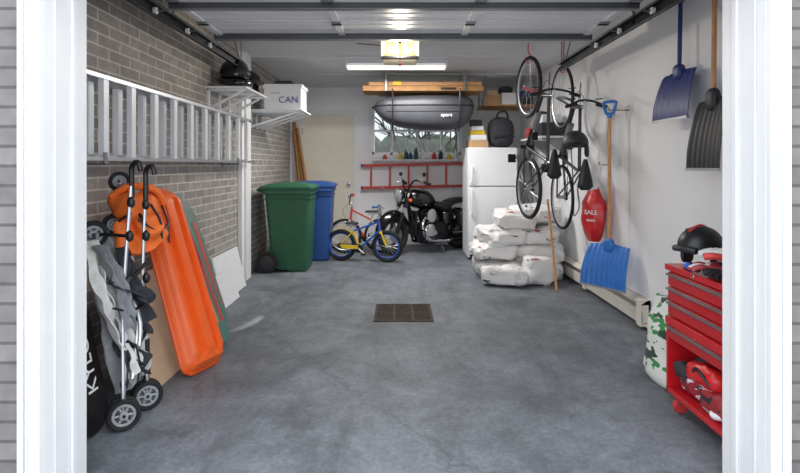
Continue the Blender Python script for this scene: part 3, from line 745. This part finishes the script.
# ------------------------------------------------ drain
b=B('floor_drain_grate')
ya,yb=4.37,4.87
x0_,x1_=-.20,.26
b.bb((x0_,ya,0),(x1_,yb,.003),M_txtk)
b.bb((x0_-.02,ya-.02,0),(x0_,yb+.02,.008),M_rust); b.bb((x1_,ya-.02,0),(x1_+.02,yb+.02,.008),M_rust); b.bb((x0_,ya-.02,0),(x1_,ya,.008),M_rust); b.bb((x0_,yb,0),(x1_,yb+.02,.008),M_rust)
n=14
for i in range(n):
    y=ya+(i+.5)*(yb-ya)/n; b.bb((x0_,y-.009,.003),(x1_,y+.009,.007),M_rust)
for x in(x0_+.15,x0_+.31): b.bb((x-.01,ya,.003),(x+.01,yb,.0075),M_rust)
b.done()

# ------------------------------------------------ heater
b=B('baseboard_heater')
y0_,y1_=4.12,6.6
b.bb((XR-.02,y0_,.03),(XR,y1_,.235),M_cream)
b.prism([(0,.205),(.03,.205),(.075,.175),(.075,.165),(.0,.17)],y1_-y0_,basis((XR,(y0_+y1_)/2,.03),(-1,0,0),(0,0,1),(0,1,0)),M_cream)
b.bb((XR-.075,y0_,.05),(XR-.065,y1_,.155),M_cream); b.bb((XR-.06,y0_,.05),(XR-.02,y1_,.06),M_charc)
for y in(y0_,y1_-.09,(y0_+y1_)/2): b.bb((XR-.08,y,.028),(XR,y+.09,.237),M_cream)
b.done(.002)

# ------------------------------------------------ snow shovels
def shovel(name,M,bw,bh,L,m,mh,ribs=9,curve=.07,gm=None):
    b=B(name,M)
    def fn(u,v):
        z=v*bh; x=(u-.5)*bw*(1-.12*v*v); t=v
        y=-curve*math.sin(pi*(1-t)*.55)+curve*.2*t - abs(u-.5)**2*.05
        y+= .004*math.cos(u*ribs*2*pi)
        if v>.9: z=bh*.9+(v-.9)*bh*(1-abs(u-.5)*1.2)
        return (x,y,z)
    b.grid(fn,ribs*6,14,m,.005)
    b.bb((-bw/2,fn(.5,0)[1]-.012,-.004),(bw/2,fn(.5,0)[1]+.006,.012),M_alu)
    b.ell((0,.0,bh*.95),(.05,.03,bh*.16),m,e=.7)
    b.rod((0,.0,bh*.7),(0,.012,L-.1),.014,mh,seg=12)
    g=gm or m
    b.lathe([(.02,-.05),(.018,0)],(0,.012,L-.09),(0,0,1),g,12)
    b.path([(0,.012,L-.12),(-.035,.012,L-.09),(-.055,.012,L-.03),(-.055,.012,L),(.055,.012,L),(.055,.012,L-.03),(.035,.012,L-.09),(0,.012,L-.12)],.013,g,sub=3)
    b.M=Matrix.Identity(4)
    return b
def wy(w): return Vector((0,0,1)).cross(w)
w=Vector((-.55,.83,0)).normalized()
b=shovel('blue_snow_shovel',basis((1.79,4.50,.26),-w,wy(-w),(0,0,1)),.44,.37,1.58,M_blueshovel,M_wood,curve=.09)
b.rod((XR,4.50,1.77),(1.79,4.50,1.77),.006,M_steel,seg=6); b.rod((1.79,4.50,1.77),(1.79,4.50,1.80),.006,M_steel,seg=6); b.done()
FW=lambda o:basis(o,(0,-1,0),(1,0,0),(0,0,1))
b=shovel('navy_snow_shovel',FW((1.87,3.52,1.60)),.46,.34,.93,M_navy,M_navy,ribs=7,curve=.06)
b.rod((XR,3.52,2.50),(1.87,3.52,2.50),.006,M_steel,seg=6); b.done()
b=shovel('black_snow_shovel',FW((1.86,3.12,1.27)),.34,.44,1.24,M_charc,M_wood,ribs=7,curve=.06,gm=M_blk)
b.rod((XR,3.12,2.48),(1.87,3.12,2.48),.006,M_steel,seg=6); b.done()
# red bag hanging
b=B('red_plastic_bag')
rings=[]
for i in range(19):
    t=i/18; z=.58+t*.58; sh=math.sin(min(1,.35+t*2.5)*pi/2)*(1 if t<.62 else max(.14,1-(t-.62)*2.3)); 
    ring=[]
    for k in range(24):
        a=2*pi*k/24; q=1+.30*noise.noise(Vector((math.cos(a)*2,math.sin(a)*2,z*8)))
        ring.append((1.84+.095*sh*math.cos(a)*q,4.98+.14*sh*math.sin(a)*q,z))
    rings.append(ring)
b.loft(rings,M_redbag)
b.path([(1.84,4.96,1.13),(1.87,4.95,1.22),(1.91,4.98,1.31),(1.87,5.01,1.22),(1.84,5.0,1.13)],.012,M_whitep,sub=4)
b.ell((1.83,4.96,1.12),(.05,.06,.07),M_whitep,nz=.03,nf=18)
b.text('SALE',.06,basis((1.765,4.86,.86),(.72,-.69,0),(0,0,1),(-.69,-.72,0)),M_txtw,.004); b.text('xxxx',.04,basis((1.765,4.86,.79),(.72,-.69,0),(0,0,1),(-.69,-.72,0)),M_txtw,.004)
b.rod((XR,4.98,1.30),(1.89,4.98,1.30),.006,M_steel,seg=6); b.rod((1.89,4.98,1.30),(1.89,4.98,1.33),.006,M_steel,seg=6)
b.done()
b=B('wall_outlet'); b.bb((XR-.008,5.45,1.12),(XR,5.53,1.24),M_whitep)
for z in(1.155,1.205): b.bb((XR-.012,5.47,z-.015),(XR-.008,5.51,z+.015),M_cream)
b.bb((XR-.04,5.475,1.14),(XR-.012,5.505,1.17),M_blk)
b.path([(XR-.04,5.49,1.155),(XR-.08,5.5,1.14),(XR-.1,5.52,1.05),(XR-.06,5.6,.85),(XR-.08,5.7,.75),(XR-.05,5.8,.9),(XR-.03,5.9,1.2),(XR-.02,6.0,1.6)],.006,M_blk,sub=6); b.done()

# ------------------------------------------------ tool chest
b=B('red_tool_chest')
cx0,cx1,cy0,cy1=1.42,1.80,2.28,2.80
def pan(lo,hi,m=M_red): b.bb(lo,hi,m)
pan((cx0+.02,cy0,.50),(cx1,cy1,.745)); pan((cx0-.005,cy0-.006,.745),(cx1+.004,cy1+.006,.775))
pan((cx0,cy0,.10),(cx1,cy0+.012,.48)); pan((cx0,cy1-.012,.10),(cx1,cy1,.48)); pan((cx1-.012,cy0,.10),(cx1,cy1,.48)); pan((cx0,cy0,.10),(cx1,cy1,.125)); pan((cx0-.004,cy0-.004,.46),(cx1,cy1+.004,.50))
pan((cx0+.012,cy0+.012,.385),(cx1-.012,cy1-.012,.46))
M_redd=mat('red_drawer_enamel',(180,22,30),.32,coat=.3,var=.04)
for z0_,z1_ in((.515,.585),(.592,.66),(.667,.735),(.39,.455)):
    pan((cx0+.0,cy0+.018,z0_),(cx0+.03,cy1-.018,z1_),M_redd)
    pan((cx0-.014,cy0+.02,z1_-.012),(cx0+.0,cy1-.02,z1_-.005),M_steel); pan((cx0-.014,cy0+.02,z1_-.016),(cx0-.011,cy1-.02,z1_-.008),M_steel)
b.lathe([(.012,0),(.012,.006),(0,.008)],(cx0+.0,cy0+.26,.76),(-1,0,0),M_chrome,14)
b.path([(cx0+.15,cy0-.006,.66),(cx0+.15,cy0-.035,.67),(cx0+.25,cy0-.035,.67),(cx0+.25,cy0-.006,.66)],.006,M_chrome,sub=3)
for x in(cx0+.05,cx1-.05):
    for y in(cy0+.05,cy1-.05):
        b.lathe([(.0,-.018),(.036,-.015),(.042,0),(.036,.015),(0,.018)],(x,y,.042),(0,1,0),M_redp if x<1.5 else M_blk,20)
        b.bb((x-.02,y-.024,.06),(x+.02,y-.020,.10),M_steel); b.bb((x-.02,y+.02,.06),(x+.02,y+.024,.10),M_steel); b.bb((x-.025,y-.026,.094),(x+.025,y+.026,.10),M_steel)
b.done(.003)
b=B('tool_bag_and_rags')
b.ell((1.54,2.44,.20),(.11,.11,.072),M_rag,e=.7,nz=.03,nf=10); b.ell((1.54,2.64,.20),(.11,.10,.072),M_rag,e=.7,nz=.035,nf=12,rot=(0,0,.4))
b.ell((1.50,2.52,.28),(.08,.13,.05),M_redbag,e=.8,nz=.03,nf=12); b.ell((1.57,2.60,.30),(.10,.09,.05),M_fabd,nz=.03,nf=13)
b.path([(1.44,2.44,.27),(1.41,2.5,.33),(1.44,2.58,.27)],.008,M_blk,sub=4); b.ell((1.47,2.40,.155),(.05,.05,.022),M_whitep,nz=.01,nf=20)
b.ell((1.46,2.69,.25),(.04,.06,.05),M_fabd,nz=.02,nf=16)
b.done()
helmet('ski_helmet',(1.53,2.67,.776),.105,M_blk,200,False,vis=M_charc,stripe=M_redp)
helmet('ski_helmet',(1.68,2.44,.776),.105,M_charc,190,False,vis=M_bblue,stripe=M_whitep)
def glove(name,c,a,m,m2):
    b=B(name,T(*c)@Matrix.Rotation(math.radians(a),4,'Z'))
    b.ell((0,0,.035),(.06,.05,.034),m,e=.8)
    for i,(y,L) in enumerate([(-.036,.06),(-.013,.075),(.011,.072),(.034,.055)]): b.path([(.04,y,.035),(.04+L*.6,y*1.2,.045),(.05+L,y*1.3,.03)],lambda t:.016-.004*t,m,sub=3,seg=8)
    b.path([(0,.045,.03),(.03,.075,.035),(.06,.085,.028)],.016,m2,sub=3,seg=8)
    b.lathe([(.035,0),(.04,.03),(.045,.06)],(-.05,0,.045),(-1,0,0),m2,16); b.ell((-.02,0,.05),(.03,.045,.026),m2)
    b.done()
glove('ski_glove',(1.49,2.46,.776),150,M_rag,M_blk); glove('ski_glove',(1.50,2.33,.776),190,M_blk,M_whitep); glove('ski_glove',(1.50,2.40,.85),120,M_fabw,M_redp)
b=B('ski_goggles'); b.path([(1.425,2.50,.80),(1.405,2.54,.815),(1.425,2.58,.81)],.026,M_blk,sub=4,sq=.6); b.path([(1.408,2.51,.80),(1.39,2.54,.815),(1.408,2.57,.81)],.016,M_bblue,sub=4); b.done()
b=B('potting_soil_bag')
rings=[]
for i in range(17):
    t=i/16; z=.0+t*.50; e=math.sin(min(1,t*5+.5)*pi/2); tp=1 if t<.7 else 1-(t-.7)*1.6
    ring=[]
    for k in range(24):
        a=2*pi*k/24; q=1+.12*noise.noise(Vector((math.cos(a)*1.5,math.sin(a)*1.5,z*8)))
        ring.append((1.60+.10*e*max(.25,tp if t>.7 else 1)*sp(math.cos(a),.7)*q+t*.03,3.14+.18*e*(1-.15*t)*sp(math.sin(a),.7)*q,z))
    rings.append(ring)
b.loft(rings,M_soil)
b.path([(1.63,3.0,.49),(1.62,3.1,.53),(1.63,3.28,.49)],.02,M_whitep,sub=4,sq=.5); b.done()

# ------------------------------------------------ left side stuff
def lerp(a,c,t): return Vector(a)*(1-t)+Vector(c)*t
b=B('orange_sled')
p0=Vector((-1.24,3.33,.015)); p1=Vector((-1.64,3.50,1.13)); u_=(p1-p0); Ls=u_.length; u_.normalize()
wv=Vector((.30,.95,0)); wv=(wv-u_*wv.dot(u_)).normalized(); nv_=wv.cross(u_).normalized()
if nv_.x<0: nv_=-nv_
def sledfn(s_,t_,lift=0):
    L=s_; hw=.18*(math.sin(min(1,L/.08+.45)*pi/2))*(math.sin(min(1,(1-L)/.12+.4)*pi/2))*(1-.10*L)
    q=(t_-.5)*2
    prof=(1-min(1,abs(q))**5)*.075
    end=math.sin(min(1,L/.05)*pi/2)*math.sin(min(1,(1-L)/.06)*pi/2)
    groove=0
    if abs(q)<.8 and .08<L<.92:
        groove=.016*(1 if math.cos(q*pi*2.6)>0 else -1)
    return p0+u_*(L*Ls)+wv*(q*hw)+nv_*((prof+groove)*end+lift)
b.grid(sledfn,48,44,M_orange,.006)
for tt in(0,1): b.path([sledfn(i/40,tt) for i in range(41)],.014,M_oranged,seg=8)
for ss in(0,1): b.path([sledfn(ss,i/20) for i in range(21)],.014,M_oranged)
b.path([sledfn(.93,.25,.01),sledfn(.80,.18,.05),sledfn(.66,.22,.02)],.007,M_blk,sub=4)
b.done()
b=B('orange_life_vest')
def vest(u,v):
    a=-1.9+u*3.8; z=.84+v*.30
    rr=.135+.03*math.sin(a*3+v*5)+.05*noise.noise(Vector((a*1.6,v*4,2)))-.05*v*v
    return (-1.50+rr*math.cos(a)*.85,3.0+rr*math.sin(a)*1.15,z+.03*math.sin(a*2.2))
b.grid(vest,44,20,M_orange2,.03)
b.path([(-1.60,2.9,1.12),(-1.52,2.95,1.18),(-1.42,3.02,1.16),(-1.40,3.1,1.08)],.035,M_orange2,sub=5,sq=.6)
b.ell((-1.50,3.0,1.06),(.115,.15,.085),M_orange2,e=.8,nz=.05,nf=9)
b.path([(-1.385,2.92,1.08),(-1.36,2.98,.98),(-1.385,3.05,.87)],.010,M_fabd,sub=4,sq=.5); b.path([(-1.43,2.87,1.0),(-1.365,2.96,.93),(-1.37,3.1,.95)],.009,M_charc,sub=4,sq=.5)
b.done()
b=B('folded_umbrella_stroller')
M_hub=mat('grey_wheel_plastic',(150,152,156),.5)
def dwheel(c,R,ax=(.55,-.83,0)):
    ax=Vector(ax).normalized(); c=Vector(c)
    for s_ in(-1,1):
        o=c+ax*(.022*s_)
        b.torus(o,ax,R-.012,.012,M_rub,28,8); b.lathe([(.0,-.014),(.02,-.012),(.02,.012),(0,.014)],o,ax,M_hub,14)
        b.torus(o,ax,R-.030,.008,M_hub,24,6)
        a_,b_=frame(ax)
        for i in range(6):
            t=2*pi*i/6; b.rod(o,o+(a_*math.cos(t)+b_*math.sin(t))*(R-.028),.006,M_hub,seg=6)
    b.rod(c-ax*.04,c+ax*.04,.008,M_dsteel)
W1=Vector((-1.36,2.58,.078)); W2=Vector((-1.35,2.80,.078)); 
dwheel(W1,.078); dwheel(W2,.078)
F1=Vector((-1.60,2.74,.94)); F2=Vector((-1.59,2.92,.97)); F3=Vector((-1.62,3.04,1.20))
dwheel(F1,.07,(.5,-.86,0)); dwheel(F2,.06,(.5,-.86,0)); dwheel(F3,.06,(.3,-.9,.2))
H1=Vector((-1.40,2.74,1.22)); H2=Vector((-1.37,2.83,1.20))
for W_,H_ in((W1,H1),(W2,H2)):
    b.path([W_,W_+Vector((0,.0,.12)),lerp(W_,H_,.5)+Vector((-.02,0,0)),H_],.010,M_alu,sub=4)
    b.rod(lerp(W_,H_,.10),lerp(W_,H_,.26),.015,M_blk)
    b.path([H_+Vector((0,0,-.10)),H_,H_+Vector((.0,0,.06)),H_+Vector((.02,-.015,.09)),H_+Vector((.05,-.03,.09)),H_+Vector((.065,-.035,.05))],.014,M_blk,sub=4)
for a,c in((W1+Vector((0,0,.1)),F1),(W2+Vector((0,0,.1)),F2),(W1+Vector((.02,.05,.15)),F3),(W1+Vector((.03,.1,.3)),F1+Vector((.05,.05,-.1)))):
    b.path([a,lerp(a,c,.35)+Vector((.05,0,0)),c],.011,M_alu,sub=4)
b.rod(lerp(W1,H1,.18),lerp(W2,H2,.30),.010,M_dsteel); b.rod(lerp(W2,H2,.18),lerp(W1,H1,.30),.010,M_dsteel); b.rod(lerp(W1,H1,.55),lerp(W2,H2,.62),.010,M_blk); b.rod(lerp(W1,H1,.75),F1,.009,M_dsteel); b.rod(lerp(W2,H2,.8),F3,.009,M_dsteel); b.rod(lerp(W1,H1,.85),F2,.009,M_dsteel)
for t in(.12,.4,.55,.75,.9):
    for W_,H_ in((W1,H1),(W2,H2)): b.ell(lerp(W_,H_,t),(.02,.02,.03),M_blk)
def cloth(x,y,z0_,z1_,w_,m_,ph,am=.022):
    def fn(u,v):
        z=z0_+(z1_-z0_)*v; ww=w_*(.55+.45*math.sin(pi*min(1,v*.9+.1)))
        yy=y+(u-.5)*ww; xx=x-.16*v+am*math.sin(u*14+ph+v*2.5)+.025*noise.noise(Vector((u*5,v*8,ph)))
        return (xx,yy+.02*math.sin(v*5+ph),z+.04*math.sin(u*6+ph)*(1-v))
    b.grid(fn,26,24,m_,.006)
cloth(-1.34,2.70,.24,.80,.20,M_fabw,0); cloth(-1.38,2.64,.34,.92,.14,M_fabw,1.7); cloth(-1.32,2.78,.45,.86,.11,M_fabd,3.0); cloth(-1.41,2.74,.18,.95,.22,M_fabg,4.2); cloth(-1.33,2.62,.52,.90,.08,M_fabg,5.2)
cloth(-1.31,2.70,.26,.44,.12,M_fabd,2.2); cloth(-1.30,2.68,.60,.74,.16,M_fabd,0.9)
b.path([(-1.40,2.56,.60),(-1.34,2.64,.57),(-1.335,2.78,.60),(-1.41,2.88,.64)],.012,M_blk,sub=4,sq=.4)
b.path([(-1.33,2.64,.40),(-1.32,2.66,.30),(-1.33,2.66,.20)],.008,M_blk,sub=4,sq=.4)
b.done()
def board(name,M,L,W,m,th=.012,tip=.18,txt=None,cols=None):
    b=B(name,M); pts=[]
    n=12
    for i in range(n+1):
        a=-pi/2+pi*i/n; pts.append((L-tip+tip*math.cos(a),W/2*math.sin(a)))
    for i in range(n+1):
        a=pi/2+pi*i/n; pts.append((tip+tip*math.cos(a),W/2*math.sin(a)))
    b.prism(pts,th,Matrix.Identity(4),m)
    if cols:
        for x0_,x1_,w0,w1,mm in cols: b.bb((x0_,w0,th/2),(x1_,w1,th/2+.0015),mm)
    if txt: b.text(txt[0],txt[1],basis((L*txt[2],txt[3],th/2+.001),(1,0,0),(0,1,0),(0,0,1)),M_txtw)
    return b
def lean(p0,p1,w):
    p0=Vector(p0);x=(Vector(p1)-p0).normalized(); y=Vector(w); y=(y-x*y.dot(x)).normalized(); z=x.cross(y); 
    if z.x<0: y=-y; z=x.cross(y)
    return basis(p0,x,y,z)
board('black_snowboard',lean((-1.46,2.52,.012),(-1.79,2.52,1.5),(.0,1,0)),1.45,.27,M_blk,tip=.1,txt=('KYLO',.11,.22,-.045)).done(.002)
board('striped_snowboard',lean((-1.36,4.02,.012),(-1.76,4.18,1.04),(.12,1,0)),1.10,.30,mat('board_grey_green',(92,112,104),.4,var=.1),cols=[(.2,.9,-.11,-.07,M_redp),(.2,.9,-.05,-.01,M_green),(.15,.95,.02,.05,M_whitep),(.25,.85,.075,.11,M_txtk)]).done(.002)
board('teal_snowboard',lean((-1.27,3.80,.012),(-1.69,3.92,.98),(.15,1,0)),1.04,.26,mat('board_teal',(70,116,104),.4),cols=[(.15,.85,-.09,-.05,M_bred),(.15,.85,-.02,.02,M_wood),(.15,.85,.05,.09,M_navy)]).done(.002)
def panel(name,x0_,x1_,ya,yb,h,m,th=.016):
    a=math.atan2(x0_-x1_,h)
    Mx=basis((x0_,(ya+yb)/2,.003),(0,1,0),(-math.sin(a),0,math.cos(a)),(math.cos(a),0,math.sin(a)))
    b=B(name,Mx); hh=math.hypot(h,x0_-x1_)
    b.box((0,hh/2,0),(yb-ya,hh,th),m)
    for yy in(.01,hh-.01): b.box((0,yy,0),(yb-ya+.002,.012,th+.004),m)
    b.M=Matrix.Identity(4); return b
panel('plywood_panel',-1.40,-1.66,3.00,3.52,.60,M_ply).done(.002)
panel('white_melamine_panel',-1.50,-1.73,2.96,3.42,.56,M_whitep).done(.002)
panel('white_melamine_panel',-1.58,-1.66,4.55,5.15,.30,M_whitep).done(.002)
panel('white_melamine_panel',-1.66,-1.76,4.9,5.65,.42,M_whitep).done(.002)

# ------------------------------------------------ lights
w=bpy.data.worlds.new('World'); sc.world=w; w.use_nodes=True; nt=w.node_tree
bg=nt.nodes['Background']
tc=nt.nodes.new('ShaderNodeTexCoord'); sx=nt.nodes.new('ShaderNodeSeparateXYZ'); nt.links.new(tc.outputs['Generated'],sx.inputs[0])
rp=nt.nodes.new('ShaderNodeValToRGB'); rp.color_ramp.elements[0].position=.45; rp.color_ramp.elements[0].color=(.55,.56,.58,1)
rp.color_ramp.elements[1].position=.62; rp.color_ramp.elements[1].color=(.88,.94,1.0,1)
mr=nt.nodes.new('ShaderNodeMapRange'); mr.inputs[1].default_value=-1; nt.links.new(sx.outputs['Z'],mr.inputs[0]); nt.links.new(mr.outputs[0],rp.inputs[0])
nt.links.new(rp.outputs[0],bg.inputs['Color']); bg.inputs['Strength'].default_value=3.1
sn=bpy.data.lights.new('sun','SUN'); sn.energy=9; sn.angle=.01; sn.color=(1,.95,.88)
so=bpy.data.objects.new('sun',sn); so.rotation_euler=Vector((.75,.28,.65)).to_track_quat('Z','Y').to_euler(); so.location=(6,2,8); sc.collection.objects.link(so)
# added spot lamp outside the back window, imitating a sun patch on the floor
sl=bpy.data.lights.new('added_sun_patch_spot','SPOT'); sl.energy=5200; sl.color=(1,.93,.80); sl.spot_size=math.radians(1.7); sl.spot_blend=.08; sl.shadow_soft_size=.01
tgt=Vector((-1.27,4.33,0)); pw=Vector((-.13,8.6,1.76)); src=tgt+(pw-tgt)*1.3
ss=bpy.data.objects.new('added_sun_patch_spot',sl); ss.location=src; ss.rotation_euler=(src-tgt).to_track_quat('Z','Y').to_euler(); sc.collection.objects.link(ss)
def area(name,loc,sx_,sy_,e,col,rot=(0,0,0)):
    l=bpy.data.lights.new(name,'AREA'); l.shape='RECTANGLE'; l.size=sx_; l.size_y=sy_; l.energy=e; l.color=col
    o=bpy.data.objects.new(name,l); o.location=loc; o.rotation_euler=rot; sc.collection.objects.link(o)
area('fluorescent_lamp_light',(-.04,6.39,H-.12),1.15,.16,62,(1,.98,.95))
l=bpy.data.lights.new('opener_lamp_light','POINT'); l.energy=24; l.color=(1,.88,.70); l.shadow_soft_size=.06
o=bpy.data.objects.new('opener_lamp_light',l); o.location=(0,4.48,2.20); sc.collection.objects.link(o)

# ------------------------------------------------ camera
cam=bpy.data.cameras.new('Camera'); cam.sensor_width=36; cam.lens=36*525/800; cam.shift_y=-71.5/800; cam.clip_start=.05
co=bpy.data.objects.new('Camera',cam); co.location=(0,0,1.3); co.rotation_euler=(pi/2,0,0); sc.collection.objects.link(co); sc.camera=co
